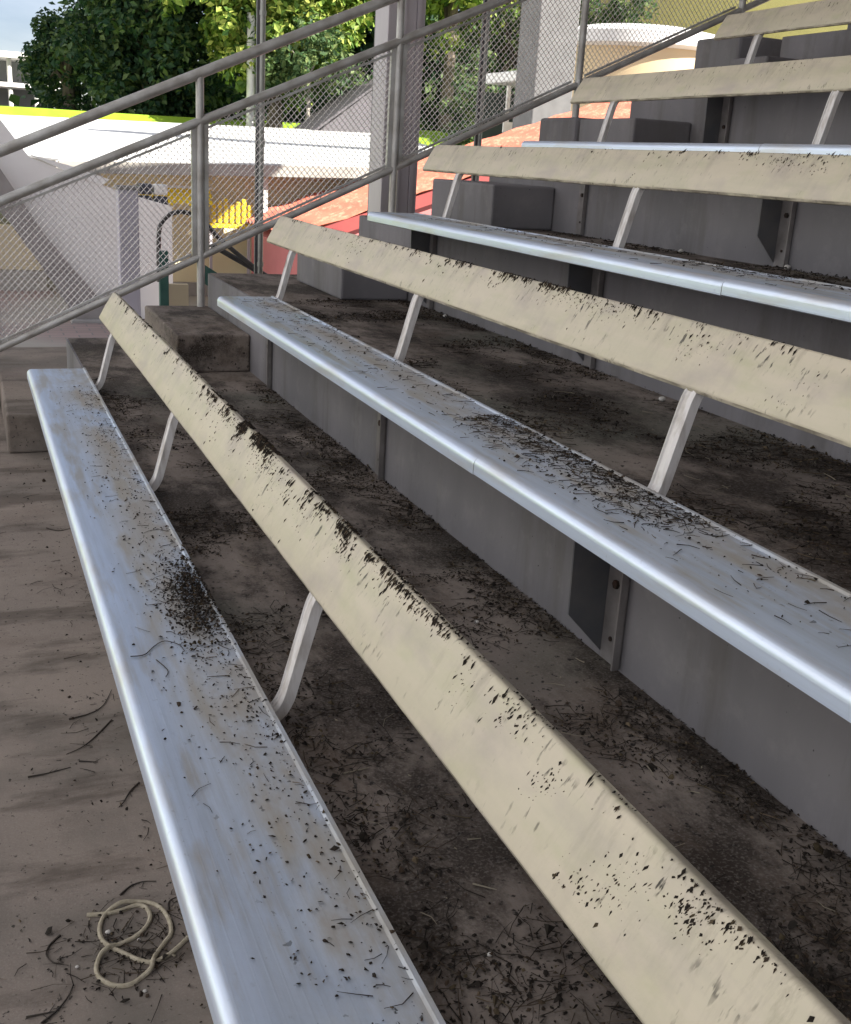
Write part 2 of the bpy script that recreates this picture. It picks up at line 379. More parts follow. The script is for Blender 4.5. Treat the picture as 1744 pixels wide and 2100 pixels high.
for f, o in ((zm, -.052), (zb, .036)):
    for x0, x1 in ((-1.4, -.19), (-.09, 1.03), (1.14, 2.26), (2.36, 3.53), (3.63, 4.75)):
        poly(bm, [(x0, YR + .004, f(x0) + o - .007), (x1, YR + .004, f(x1) + o - .007), (x1, YR + .004, f(x1) + o + .007), (x0, YR + .004, f(x0) + o + .007)], (0, .02, 0))
link('mesh_frame_bar', bm, RAIL, rail)
bm = bmesh.new()
sl_, px_, wd = 1.12, .036, .0042
for s in (1, -1):
    m_ = s * sl_
    for i in range(-260, 520):
        c = i * px_ * sl_                       # z = c + m_*x
        # crossing with the rails
        xa = (-.079 + .012 - c) / (m_ - .469); xb = (.7245 - .012 - c) / (m_ - .4434)
        lo, hi = min(xa, xb), max(xa, xb)
        lo = max(lo, -1.35); hi = min(hi, 4.9)
        if hi - lo < .01: continue
        q = wd / 2 * math.hypot(1, m_) ; y = YR + .012 + (.0016 if s > 0 else -.0016)
        n = max(1, int((hi - lo) / .6))
        pa = (lo, y, c + m_ * lo); pb = (hi, y, c + m_ * hi)
        vs = []
        for p in (pa, pb):
            vs.append([bm.verts.new((p[0], p[1] - wd * .5, p[2])), bm.verts.new((p[0], p[1] + wd * .4, p[2] + q)), bm.verts.new((p[0], p[1] + wd * .4, p[2] - q))])
        for j in range(3): bm.faces.new((vs[0][j], vs[0][(j + 1) % 3], vs[1][(j + 1) % 3], vs[1][j]))
link('chain_link_mesh', bm, WIRE, rail)

# ------------------------------------------------------------------ columns, poles and roof of the stand
def hcol(name, x, y, w_, d_, z0, z1, label, mat):
    e = empty(name, (x, y, z0), label, 'column')
    link('shaft', boxm(x - w_ / 2, x + w_ / 2 - .05, y, y + d_, z0, z1, bev=.006), mat, e)
    bm = bmesh.new(); box(bm, x + w_ / 2 - .048, x + w_ / 2 - .022, y - .012, y + .05, z0, z1); box(bm, x + w_ / 2 - .018, x + w_ / 2 + .012, y + .008, y + d_, z0, z1)
    box(bm, x - .02, x + .0, y - .014, y - .0015, z0, z1)
    link('edge_strip', bm, mat, e)
    link('base_plate', boxm(x - w_ / 2 - .08, x + w_ / 2 + .08, y - .08, y + d_ + .08, z0 - .02, z0 - .001), mat, e)
    return e
hcol('roof_column', 2.555, 7.35, .25, .26, -1.6, 7.2, 'wide grey steel column standing just beyond the stair railing', COLM)
POLE = m_simple("galvanised_pole", (.42, .43, .40), (.24, .25, .22), 12, .45, .5, stretch=(1, 1, .15))
def pole(x, y, r, label, mat=POLE, z1=7.0):
    e = empty('support_pole', (x, y, -1.6), label, 'pole', 'thin poles beyond the stair railing')
    bm = bmesh.new(); tube(bm, [(x, y, -1.6), (x, y, z1)], r, 10); link('tube', bm, mat, e, True)
    bm = bmesh.new(); box(bm, x - r - .016, x - r + .004, y - .012, y + .012, -1.6, z1); link('backing_strip', bm, GUSSET, e)
    bm = bmesh.new()
    for z in (-.5, .3, 1.1, 1.9, 2.7): tube(bm, [(x, y, z), (x, y, z + .03)], r + .005, 10)
    link('clamp', bm, mat, e)
pole(1.65, 7.6, .022, 'thin galvanised pole with a dark edge, leftmost of the thin poles behind the railing')
pole(2.475, 7.62, .024, 'thin pale pole close against the left side of the wide grey column')
pole(3.28, 7.65, .020, 'thin whitish pole behind the mesh, right of the wide grey column')
PIL = m_simple("grey_render", (.15, .15, .15), (.12, .12, .12), 4, .8)
e = empty('concrete_pillar', (12.6, 24, -1.6), 'tall pale grey concrete pillar seen through the mesh at the upper right', 'pillar')
link('shaft', boxm(12.1, 13.12, 24, 25, -1.6, 9.5, bev=.03), PIL, e)
link('footing', boxm(11.9, 13.3, 23.8, 25.2, -1.62, -1.3, bev=.02), PIL, e)
ROOFM = m_simple("stand_roof_sheet", (.30, .30, .31), (.24, .24, .25), 2, .6, .2)
rf = empty('grandstand_roof', (5, 0, 6.2), 'big metal roof of the grandstand overhead, its unseen far end shaped to cast shade', 'roof')
bm = bmesh.new()
rz_ = lambda x: 5.6 + (x + .9) * .1269
poly(bm, [(x, y, rz_(x)) for x, y in ((-.9, -16), (12.5, -16), (12.5, 8.6), (12.3, 8.6), (12.3, 13.2), (-.9, 13.2))], (0, 0, .12))  # unseen outline stretched at the far end to shade the ground beyond
link('roof_sheet', bm, ROOFM, rf)
bm = bmesh.new()
for y in (-12, -8, -4, 0, 4, 8): poly(bm, [(-.8, y, 5.3), (12.4, y, 6.98), (12.4, y, 7.28), (-.8, y, 5.58)], (0, .14, 0))
link('rafter', bm, COLM, rf)
rw = empty('rear_wall', (9, 0, 3), 'tall plain unseen wall added behind the grandstand to block the sun', 'wall')  # added out of view to keep the sun off the benches
link('wall_panel', boxm(9.4, 9.6, -16, 6.85, -1.6, 6.7), CONC, rw)

# ------------------------------------------------------------------ ground
def m_ground():
    m = M("ground_paving"); v = m.coord()
    base = m.mix(m.noise(v, .6, 6, .6, .35, .65), (.26, .245, .22), (.33, .31, .27))
    br = m.N('ShaderNodeTexBrick'); br.inputs['Scale'].default_value = 1; br.inputs['Brick Width'].default_value = .4; br.inputs['Row Height'].default_value = .2; br.inputs['Mortar Size'].default_value = .012
    br.inputs['Color1'].default_value = (.25, .19, .175, 1); br.inputs['Color2'].default_value = (.30, .225, .21, 1); br.inputs['Mortar'].default_value = (.18, .17, .16, 1)
    m.L(v, br.inputs['Vector'])
    base = m.mix(m.noise(v, .13, 2, .5, .47, .52), br.outputs['Color'], base)
    m.col(base).set(.9); m.bump(m.noise(v, 20, 6, .6, 0, 1), .2, .01); return m.m
GZ = -1.6
bm = bmesh.new(); vs = [bm.verts.new(p) for p in ((-600, -600, GZ), (600, -600, GZ), (600, 900, GZ), (-600, 900, GZ))]; bm.faces.new(vs)
g = link('ground', bm, m_ground()); tag(g, kind='structure')
GRASS = m_simple("lawn_green", (.20, .34, .012), (.27, .42, .02), .8, .9, 0, .2)
bm = bmesh.new(); nx, ny = 60, 10
gr = [[bm.verts.new((-60 + 150 * i / nx, 43 + 26 * j / ny, GZ + ((3.75 + .012 * (-60 + 150 * i / nx)) * min(1, j / 2.0) + .02 * max(0, j - 2.0) * 2.6) + .05 * noise.noise(Vector((i * .5, j * .6, 0))))) for i in range(nx + 1)] for j in range(ny + 1)]
for j in range(ny):
    for i in range(nx): bm.faces.new((gr[j][i], gr[j][i + 1], gr[j + 1][i + 1], gr[j + 1][i]))
g = link('grass_bank', bm, GRASS, smooth=True); tag(g, kind='structure')

# ------------------------------------------------------------------ the white canopy beyond
WHT = m_simple("white_roof_sheet", (.80, .80, .79), (.72, .72, .70), .8, .5, 0, .05)
BEIGE = m_simple("canopy_fascia", (.40, .38, .34), (.32, .30, .27), 3, .7)
WPAINT = m_simple("white_paint", (.72, .72, .68), (.60, .60, .56), 3, .6)
cn = empty('white_canopy', (5, 20, GZ), 'wide white metal canopy roof with a beige edge on white posts', 'canopy')
bm = bmesh.new()
poly(bm, [(1.3, 20, .69), (9.6, 20, .95), (15.5, 43, 1.98), (-3.0, 43, 1.62), (-3.0, 26, .9)], (0, 0, .06))
for i in range(0, 40):     # standing seams
    x0 = -2.6 + i * .45
    a = (max(1.4, x0) if x0 < 9.4 else 9.4); 
link('roof_sheet', bm, WHT, cn)
bm = bmesh.new(); poly(bm, [(1.3, 19.93, .53), (9.6, 19.93, .79), (9.6, 19.93, .985), (1.3, 19.93, .725)], (0, .06, 0)); link('fascia', bm, BEIGE, cn)
bm = bmesh.new(); poly(bm, [(1.3, 19.95, .725), (-3.0, 26, .93), (-3.0, 26, .75), (1.3, 19.95, .53)], (-.05, -.05, 0)); link('fascia', bm, BEIGE, cn)
for x in (1.9, 4.82, 8.8):
    link('canopy_post', boxm(x - .1, x + .1, 20.2, 20.4, GZ, .62, bev=.01), WPAINT, cn)
for x, y in ((-2.5, 34), (6.5, 34), (12, 34)): link('canopy_post', boxm(x - .1, x + .1, y, y + .2, GZ, 1.2), WPAINT, cn)
YEL = m_simple("yellow_paint", (.90, .66, .03), (.80, .56, .02), 5, .5)
e = empty('yellow_stand', (4.1, 21, GZ), 'bright yellow slatted stand under the canopy beside the white post', 'stand')
for q in range(7): link('slat', boxm(3.92 + q * .11, 4.0 + q * .11, 20.3, 20.36, -.22, .12 + .05 * (q % 3), bev=.015), YEL, e)
link('shelf', boxm(3.88, 4.68, 20.28, 20.55, -.30, -.225, bev=.01), YEL, e)
for q in (3.9, 4.6): link('leg', boxm(q, q + .05, 20.4, 20.45, GZ, -.301), COLM, e)
e = empty('yellow_awning', (3.1, 21, -.1), 'yellow awning strip hanging under the canopy edge left of the grey railing post', 'awning')
bm = bmesh.new()
for i in range(8):
    x0 = 2.62 + i * .16; poly(bm, [(x0, 20.3, .36), (x0 + .155, 20.3, .36), (x0 + .155, 20.1, .13), (x0 + .078, 20.08, .07), (x0, 20.1, .13)], (0, .02, 0))
link('cloth', bm, YEL, e); link('awning_bar', boxm(2.6, 3.92, 20.3, 20.34, .361, .40), WPAINT, e)
CW = m_simple("cream_wall", (.85, .76, .50), (.78, .70, .46), 1.5, .8)
e = empty('kiosk_wall', (4, 23, GZ), 'cream rendered wall standing in the shade under the white canopy', 'wall')
link('panel', boxm(1.9, 9.2, 21.0, 21.2, GZ, .70), CW, e)
link('skirting', boxm(1.9, 9.2, 20.94, 20.998, GZ, GZ + .25), BEIGE, e)

# ------------------------------------------------------------------ grey raking wall, leaning beam, lavender post at the left
GREYW = m_simple("light_grey_render", (.78, .77, .75), (.72, .71, .69), 1.2, .8)
yw = 18.0
def P3(dx, dz, y): return (-.2398 + dx * y, y, 1.0579 + dz * y)
e = empty('raking_wall', (1.0, yw, GZ), 'light grey wall with a sloping top and slanting left edge, left of the canopy', 'wall')
bm = bmesh.new()
poly(bm, [P3(-.03, .06, yw), P3(.034, .012, yw), P3(.054, -.015, yw), P3(.085, -.026, yw), P3(.132, -.041, yw), P3(.17, -.05, yw), P3(.17, -.149, yw), P3(.118, -.149, yw), P3(.062, -.075, yw), P3(.031, -.025, yw), P3(-.03, .02, yw)], (0, .22, 0))
link('panel', bm, GREYW, e)
bm = bmesh.new(); poly(bm, [P3(.054, -.013, yw - .02), P3(.085, -.020, yw - .02), P3(.118, -.030, yw - .02), P3(.112, -.035, yw - .02), P3(.085, -.026, yw - .02)], (0, .25, 0)); link('coping', bm, WHT, e)
e = empty('leaning_beam', (1.0, yw - .4, GZ), 'dark grey beam leaning down to the right in front of the light grey wall', 'beam')
bm = bmesh.new(); y_ = yw - .4
poly(bm, [P3(.005, .0, y_), P3(.031, -.025, y_), P3(.064, -.078, y_), P3(.119, -.146, y_), P3(.122, -.151, y_), P3(.088, -.151, y_), P3(.066, -.113, y_), P3(.036, -.068, y_), P3(.0, -.02, y_)], (0, .25, 0))
link('beam_body', bm, m_simple("shaded_concrete", (.30, .28, .27), (.24, .22, .21), 3, .8), e)
link('footing', boxm(1.2, 2.1, y_ - .1, y_ + .35, GZ - .1, GZ + .05, bev=.02), CONC, e)
e = empty('rendered_post', (1.0, 9.5, GZ), 'short lavender grey square post at the right end of the sloping wall', 'post')
link('shaft', boxm(.945, 1.105, 9.5, 9.66, GZ, .70, bev=.008), m_simple("lavender_paint", (.52, .49, .56), (.46, .44, .50), 3, .7, bump=.05), e)
link('cap', boxm(.93, 1.12, 9.485, 9.675, .701, .73, bev=.004), CONC, e)
PALEY = m_simple("pale_yellow_render", (.62, .53, .36), (.54, .47, .33), 2, .8)
e = empty('sunlit_ground_panel', (-.5, 21.5, GZ), 'low pale yellow panel standing in for sunlit ground at the left edge', 'wall')
link('panel', boxm(-6, 1.10, 21.5, 21.7, -1.24, -.45, bev=.01), PALEY, e); link('skirting', boxm(-6, 1.12, 21.47, 21.72, GZ, -1.245), BEIGE, e)  # upright yellow panel in place of a sunlit patch of ground
e = empty('yellow_box_panel', (1.45, 9.8, GZ), 'small pale yellow panel under the bottom rail beside the green post', 'panel')
link('panel', boxm(1.33, 1.58, 9.9, 9.96, -.9, -.1, bev=.004), PALEY, e); link('panel_foot', boxm(1.35, 1.56, 9.9, 9.96, GZ, -.901), COLM, e)

# ------------------------------------------------------------------ green lower handrail
GREEN = m_simple("green_paint", (.03, .10, .085), (.05, .13, .11), 9, .45, .1)
DKP = m_simple("dark_pipe", (.05, .05, .05), (.09, .085, .08), 12, .5, .3)
yh = 8.9
e = empty('lower_handrail', (P3(.17, 0, yh)[0], yh, GZ), 'dark pipe handrail with a rounded loop end on a green post', 'handrail')
bm = bmesh.new(); tube(bm, smoothpath([P3(.158, -.115, yh), P3(.158, -.085, yh), P3(.160, -.066, yh), P3(.170, -.056, yh), P3(.184, -.055, yh), P3(.200, -.064, yh), P3(.214, -.078, yh), P3(.25, -.105, yh), P3(.30, -.135, yh)], 5), .018, 8)
link('loop_rail', bm, DKP, e, True)
x = P3(.162, 0, yh)[0]; link('green_post', boxm(x - .035, x + .035, yh - .03, yh + .03, GZ, P3(0, -.088, yh)[2], bev=.004), GREEN, e)
bm = bmesh.new(); poly(bm, [P3(.196, -.098, yh), P3(.245, -.128, yh), P3(.245, -.143, yh), P3(.196, -.115, yh)], (0, .06, 0)); link('green_stringer', bm, GREEN, e)
bm = bmesh.new(); tube(bm, [P3(.205, -.082, yh + .3), P3(.29, -.127, yh + .3)], .022, 8); link('lower_rail', bm, DKP, e, True)
PLASTIC_D = m_simple("navy_plastic", (.03, .035, .05), (.05, .055, .07), 9, .4)
e = empty('crate_pile', (2.75, 19, GZ), 'small pile of navy and white crates above the lavender post', 'crates')
link('table', boxm(2.35, 2.95, 18.9, 19.3, -.14, -.10), WPAINT, e)
for x in (2.38, 2.88): link('table_leg', boxm(x, x + .04, 19.0, 19.04, GZ, -.141), WPAINT, e)
for i in range(9):
    cx = 2.2 + (i % 3) * .25; cz = -.098 + (i // 3) * .19
    if i == 6: continue
    link('crate', boxm(cx, cx + .22, 18.95, 19.2, cz, cz + .17, bev=.03), WPAINT if i in (1, 3, 8) else PLASTIC_D, e)

# ------------------------------------------------------------------ orange roofed building
def m_corr(name, c1, c2, freq):
    m = M(name); v = m.coord(); base = m.mix(m.noise(v, 1.5, 5, .6, .35, .65), c1, c2); base = m.mix(m.noise(v, 7, 4, .7, .5, .7), base, (.68, .30, .20)); m.col(base).set(.75)
    return m.m
ORNG = m_corr("orange_red_tiles", (.56, .16, .10), (.42, .12, .08), 1); PINK = m_simple("pink_render", (.50, .17, .17), (.44, .15, .15), 1.2, .8); REDT = m_simple("dark_red_trim", (.30, .05, .045), (.24, .04, .04), 3, .6)
ob = empty('orange_roof_building', (8, 19, GZ), 'building with a long sloping orange red ribbed roof and pink wall', 'building')
x0, x1, ya, yb2 = 4.55, 14.6, 17.0, 20.6
def zo(x): return -.06 + (x - 4.55) * .345
bm = bmesh.new(); n = 66; prev = None
for i in range(n + 1):       # ribs run up the slope, so cross-section varies with y
    yy = ya + (yb2 - ya) * i / n; dz = .045 * math.sin(i * math.pi * .5) 
    row = [bm.verts.new((x0 + (x1 - x0) * j / 24, yy, zo(x0 + (x1 - x0) * j / 24) + dz + (.035 if j % 2 else 0) - .10)) for j in range(25)]
    if prev:
        for j in range(24): bm.faces.new((prev[j], prev[j + 1], row[j + 1], row[j]))
    prev = row
link('roof_tiles', bm, ORNG, ob)
bm = bmesh.new(); poly(bm, [(x0, ya - .08, zo(x0) - .30), (x1, ya - .08, zo(x1) - .30), (x1, ya - .08, zo(x1) - .10), (x0, ya - .08, zo(x0) - .10)], (0, .06, 0)); link('eave_trim', bm, REDT, ob)
bm = bmesh.new(); poly(bm, [(x0 + .1, ya + .1, GZ), (x1, ya + .1, GZ), (x1, ya + .1, zo(x1) - .3), (x0 + .1, ya + .1, zo(x0) - .3)], (0, 3.2, 0)); link('pink_wall', bm, PINK, ob)

# ------------------------------------------------------------------ round tank-like building
CREAMW = m_simple("cream_render", (.66, .52, .32), (.60, .48, .30), 1, .8)
rb = empty('round_building', (19.5, 30, GZ), 'round cream building with a low curved white roof at the upper right', 'building')
def disc(prof, cx, cy, seg=64):
    bm = bmesh.new(); rings = [[bm.verts.new((cx + r * math.cos(2 * math.pi * k / seg), cy + r * math.sin(2 * math.pi * k / seg), z)) for k in range(seg)] for r, z in prof]
    for a, b in zip(rings, rings[1:]):
        for k in range(seg): bm.faces.new((a[k], a[(k + 1) % seg], b[(k + 1) % seg], b[k]))
    bm.faces.new(rings[0]); bm.faces.new(rings[-1]); return bm
RX, RY, RR = 17.75, 28.9, 2.85
link('round_wall', disc([(RR - .2, GZ), (RR - .2, 4.3)], RX, RY), CREAMW, rb, True)
link('curved_roof', disc([(RR - .1, 4.25), (RR + .1, 4.32), (RR + .1, 4.62), (RR * .85, 4.75), (RR * .6, 4.9), (RR * .3, 5.0), (.1, 5.05)], RX, RY), WHT, rb, True)

# hill (olive, sunlit) with a lamp cable
def m_hill():
    m = M("olive_slope"); v = m.coord(); m.col(m.mix(m.noise(v, .25, 7, .6, .35, .65), (.10, .092, .018), (.125, .112, .025))).set(.95); m.bump(m.noise(v, 2, 8, .7, 0, 1), .4, .2); return m.m
bm = bmesh.new(); nx, ny = 40, 16
def hz(u, v): return GZ + 26 * math.sin(math.pi * .5 * v) * min(1, max(0, (u * 3.0))) + 1.2 * noise.noise(Vector((u * 6, v * 5, 3)))
gr = [[bm.verts.new((32.5 + 100 * i / nx, 60 + 60 * j / ny, hz(i / nx, j / ny))) for i in range(nx + 1)] for j in range(ny + 1)]
for j in range(ny):
    for i in range(nx): bm.faces.new((gr[j][i], gr[j][i + 1], gr[j + 1][i + 1], gr[j + 1][i]))
g = link('hill', bm, m_hill(), smooth=True); tag(g, kind='structure')

# small shelter behind mesh
sh = empty('garden_shelter', (15.5, 31, GZ), 'small open shelter with a white roof and white posts behind the mesh', 'shelter')
link('roof', boxm(15.0, 17.6, 30.5, 33, 3.45, 3.75, bev=.05), WHT, sh)
link('rear_panel', boxm(14.7, 17.2, 32.6, 32.8, GZ, 3.2), m_simple("dark_green_panel", (.03, .05, .045), (.05, .07, .06), 2, .7), sh)
for x in (14.7, 15.2, 15.6, 16.1): link('shelter_post', boxm(x, x + .1, 30.7, 30.8, GZ, 3.29), WPAINT, sh)
link('white_rail', boxm(14.6, 16.3, 30.62, 30.68, 2.0, 2.3), WPAINT, sh)

# grey gable wall
GW = m_simple("grey_gable", (.11, .10, .11), (.09, .085, .09), 1.2, .8)
gb = empty('grey_gable_house', (16, 42, GZ), 'plain grey gabled house end between the trees and the column', 'house')
bm = bmesh.new(); poly(bm, [(12.4, 42, GZ), (16.0, 42, GZ), (16.0, 42, 4.15), (14.6, 42, 3.6), (12.4, 42, 1.9)], (0, 3, 0)); link('gable_wall', bm, GW, gb)
bm = bmesh.new(); poly(bm, [(12.2, 41.9, 1.85), (14.6, 41.9, 3.65), (16.1, 41.9, 4.2), (16.1, 41.9, 4.3), (14.6, 41.9, 3.75), (12.2, 41.9, 1.95)], (0, 3.2, 0)); link('roof_edge', bm, GW, gb)

# white lamp pole with bracket
lp = empty('utility_pole', (10.7, 46, 1.5), 'white utility pole with a slanting arm in front of the trees', 'pole')
bm = bmesh.new(); tube(bm, [(10.75, 46, .9), (10.75, 46, 6.2)], .17, 10); link('mast', bm, WPAINT, lp, True)
bm = bmesh.new(); tube(bm, [(11.0, 46, 5.9), (12.0, 46, 5.2), (12.9, 46, 4.5)], .09, 8); tube(bm, [(11.7, 46, 5.4), (11.2, 46, 4.2)], .05, 6); link('arm', bm, WPAINT, lp, True)

# far white building with two colonnades
fb = empty('colonnade_building', (2, 78, 2.5), 'far pale two storey building with open colonnades at the left edge', 'building')
FWH = m_simple("far_white_wall", (.26, .27, .28), (.22, .23, .24), 1, .8)
link('rear_wall', boxm(-8, 6.2, 79.5, 80, 2.0, 5.6), FWH, fb)
link('floor_slab', boxm(-8, 6.4, 76, 79.49, 3.95, 4.2), GREYW, fb); link('roof_slab', boxm(-8, 6.9, 75.7, 79.49, 5.6, 5.95), GREYW, fb)
for i in range(7):
    for z0, z1 in ((2.0, 3.94), (4.21, 5.59)):
        x = 6.0 - i * 1.5; bm = bmesh.new(); tube(bm, [(x, 76.3, z0), (x, 76.3, z1)], .14, 8); link('column', bm, WPAINT, fb, True)

# ------------------------------------------------------------------ trees
BARK = m_simple("bark", (.10, .08, .06), (.16, .13, .10), 5, .9); PBARK = m_simple("pale_bark", (.42, .38, .33), (.30, .27, .23), 5, .9)
LD = m_leaf("dark_leaves", (.014, .042, .024), (.036, .08, .036), (.12, .17, .055))
LG = m_leaf("yellow_green_leaves", (.04, .10, .022), (.16, .25, .04), (.42, .46, .11))
LM = m_leaf("mid_leaves", (.03, .07, .03), (.08, .14, .05), (.18, .23, .08))
def leaves(cents, per, rad, size, seed, flat=.8):
    rnd = random.Random(seed); bm = bmesh.new()
    for c in cents:
        rr = rad * rnd.uniform(.6, 1.3)
        for _ in range(per):
            d = Vector((rnd.gauss(0, 1), rnd.gauss(0, 1), rnd.gauss(0, flat))); d = d.normalized() * rr * rnd.random() ** .4
            p = Vector(c) + d; s = size * rnd.uniform(.55, 1.25)
            n = (d.normalized() * .7 + Vector((rnd.uniform(-1, 1), rnd.uniform(-1, 1), rnd.uniform(0, 1.4)))).normalized()
            a = n.cross(Vector((rnd.uniform(-1, 1), rnd.uniform(-1, 1), rnd.uniform(-1, 1)))).normalized(); b = n.cross(a)
            v = [bm.verts.new(p + a * s * .5 * q1 + b * s * .32 * q2 + n * q3 * s * .12) for q1, q2, q3 in ((-1, 0, 0), (0, -1, 1), (1, 0, 0), (0, 1, 1))]
            bm.faces.new(v)
    return bm
def tree(x, y, z0, h, rx, rz, nc, per, rad, size, seed, mat, label, bark=BARK, cz=None, ry=None, low=-1, tr=.35):
    rnd = random.Random(seed); e = empty('tree', (x, y, z0), label, 'tree', 'trees beyond the canopy')
    cz = cz if cz is not None else z0 + h - rz; ry = ry or rx
    bm = bmesh.new(); tube(bm, smoothpath([(x, y, z0 - .2), (x + .1 * rx * .3, y, z0 + (cz - z0) * .5), (x, y, cz)], 4), tr, 8, tr * .5)
    cents = []
    while len(cents) < nc:
        d = Vector((rnd.gauss(0, 1), rnd.gauss(0, 1), rnd.gauss(0, 1))).normalized()
        q = rnd.uniform(.45, 1.0) * (1 + .22 * noise.noise(d * 2.2 + Vector((seed, 0, 0))))
        if d.z < low: continue
        cents.append((x + d.x * rx * q, y + d.y * ry * q, cz + d.z * rz * q))
    for i in range(9):
        c = cents[i * 3 % nc]; mid = Vector((x, y, z0 + (cz - z0) * .6)).lerp(Vector(c), .5) + Vector((0, 0, .4))
        tube(bm, smoothpath([(x, y, z0 + (cz - z0) * (.45 + .05 * i)), mid, c], 3), tr * .4, 6, tr * .1)
    link('trunk', bm, bark, e, True); link('crown', leaves(cents, per, rad, size, seed), mat, e)
    return e
zg = 2.2
tree(7.6, 52, zg, 11, 3.7, 5.4, 250, 70, .95, .36, 1, LD, 'tall dark dense tree rising above the canopy, nearest the open sky', cz=7.0)
tree(12.0, 47, zg, 12, 4.7, 5.0, 330, 80, .75, .38, 2, LG, 'big sunlit yellow green tree right of the dark tree', cz=8.6, ry=3.4)
tree(20.5, 49, zg, 13, 3.6, 5.0, 190, 70, .85, .38, 3, LG, 'sunlit yellow green tree directly behind the wide grey column', cz=11.0)
tree(25.5, 52, zg, 13, 4.2, 6.5, 190, 60, .9, .36, 4, LM, 'mid green tree seen through the mesh right of the column', cz=8.2)
tree(12.8, 45, zg - .2, 5, 2.2, 1.7, 70, 60, .5, .26, 5, LM, 'small bushy tree with a pale trunk in front of the grey gable', PBARK, cz=4.4, tr=.12)
tree(16.9, 36, GZ, 6, 1.9, 2.5, 80, 60, .5, .26, 6, LM, 'rounded green shrub beyond the railing right of the column', PBARK, cz=2.2, tr=.1)
tree(4.6, 56, zg, 6, 2.0, 2.3, 60, 60, .6, .28, 7, LD, 'low dark tree between the colonnade building and the tall dark tree', cz=4.4)
tree(25.0, 44, GZ, 9, 2.2, 3.0, 80, 60, .6, .28, 8, LM, 'leafy tree with a pale forked trunk above the white shelter', PBARK, cz=7.6, tr=.14)
tree(33.0, 58, GZ, 12, 3.0, 6.5, 120, 60, .9, .34, 9, LD, 'dark tree behind the concrete pillar', cz=6.5)
rnd = random.Random(11)
cents = [(rnd.uniform(3.5, 34), rnd.uniform(60, 66), rnd.uniform(1.5, 10 if 0 else 12)) for _ in range(620)]
cents = [c for c in cents if c[2] < 4 + (c[0] - 3) * 1.1 and not (c[0] > 33 and c[2] > 9)]
wd_ = link('distant_woods', leaves(cents, 26, 1.5, .8, 12), LD); tag(wd_, 'dark mass of woodland far behind the separate trees', 'woods', kind='stuff')
rnd = random.Random(21)
cents = [(rnd.uniform(8, 26), rnd.uniform(53, 56), rnd.uniform(2.4, 3.6)) for _ in range(160)]
hd = link('hedge', leaves(cents, 40, .6, .3, 22), LD); tag(hd, 'low dark hedge along the far side of the green bank', 'hedge', kind='stuff')

# ------------------------------------------------------------------ litter, twigs, rope, pebbles
rnd = random.Random(77)
def flake(bm, p, s, tilt=.35, lift=True):
    n = rnd.randint(3, 6); a0 = rnd.uniform(0, 6.28); st = rnd.uniform(.3, 1)
    nn = Vector((rnd.gauss(0, tilt), rnd.gauss(0, tilt), 1)).normalized(); u_ = nn.orthogonal().normalized(); u_.rotate(Matrix.Rotation(a0, 3, nn)); v_ = nn.cross(u_)
    vs = []
    for i in range(n):
        a = 2 * math.pi * i / n; r = s * rnd.uniform(.6, 1.1)
        vs.append(bm.verts.new(Vector(p) + u_ * math.cos(a) * r + v_ * math.sin(a) * r * st + Vector((0, 0, s * .35))))
    c = bm.verts.new(Vector(p) + Vector((0, 0, s * rnd.uniform(.5, 1.1))))
    for i in range(n): bm.faces.new((vs[i], vs[(i + 1) % n], c))
def stick(bm, p, L, r, up=.08):
    a = rnd.uniform(0, 6.28); d = Vector((math.cos(a), math.sin(a), rnd.uniform(-up, up))); b_ = Vector((-d.y, d.x, 0)) * rnd.uniform(-.3, .3) * L
    p = Vector(p) + Vector((0, 0, r + abs(up) * L * .4)); tube(bm, [p - d * L / 2, p + b_ * .6, p + d * L / 2], r, 4, r * .5)
def dens(x, y, sc, seed): return noise.fractal(Vector((x * sc, y * sc, seed)), 1, 2, 3)
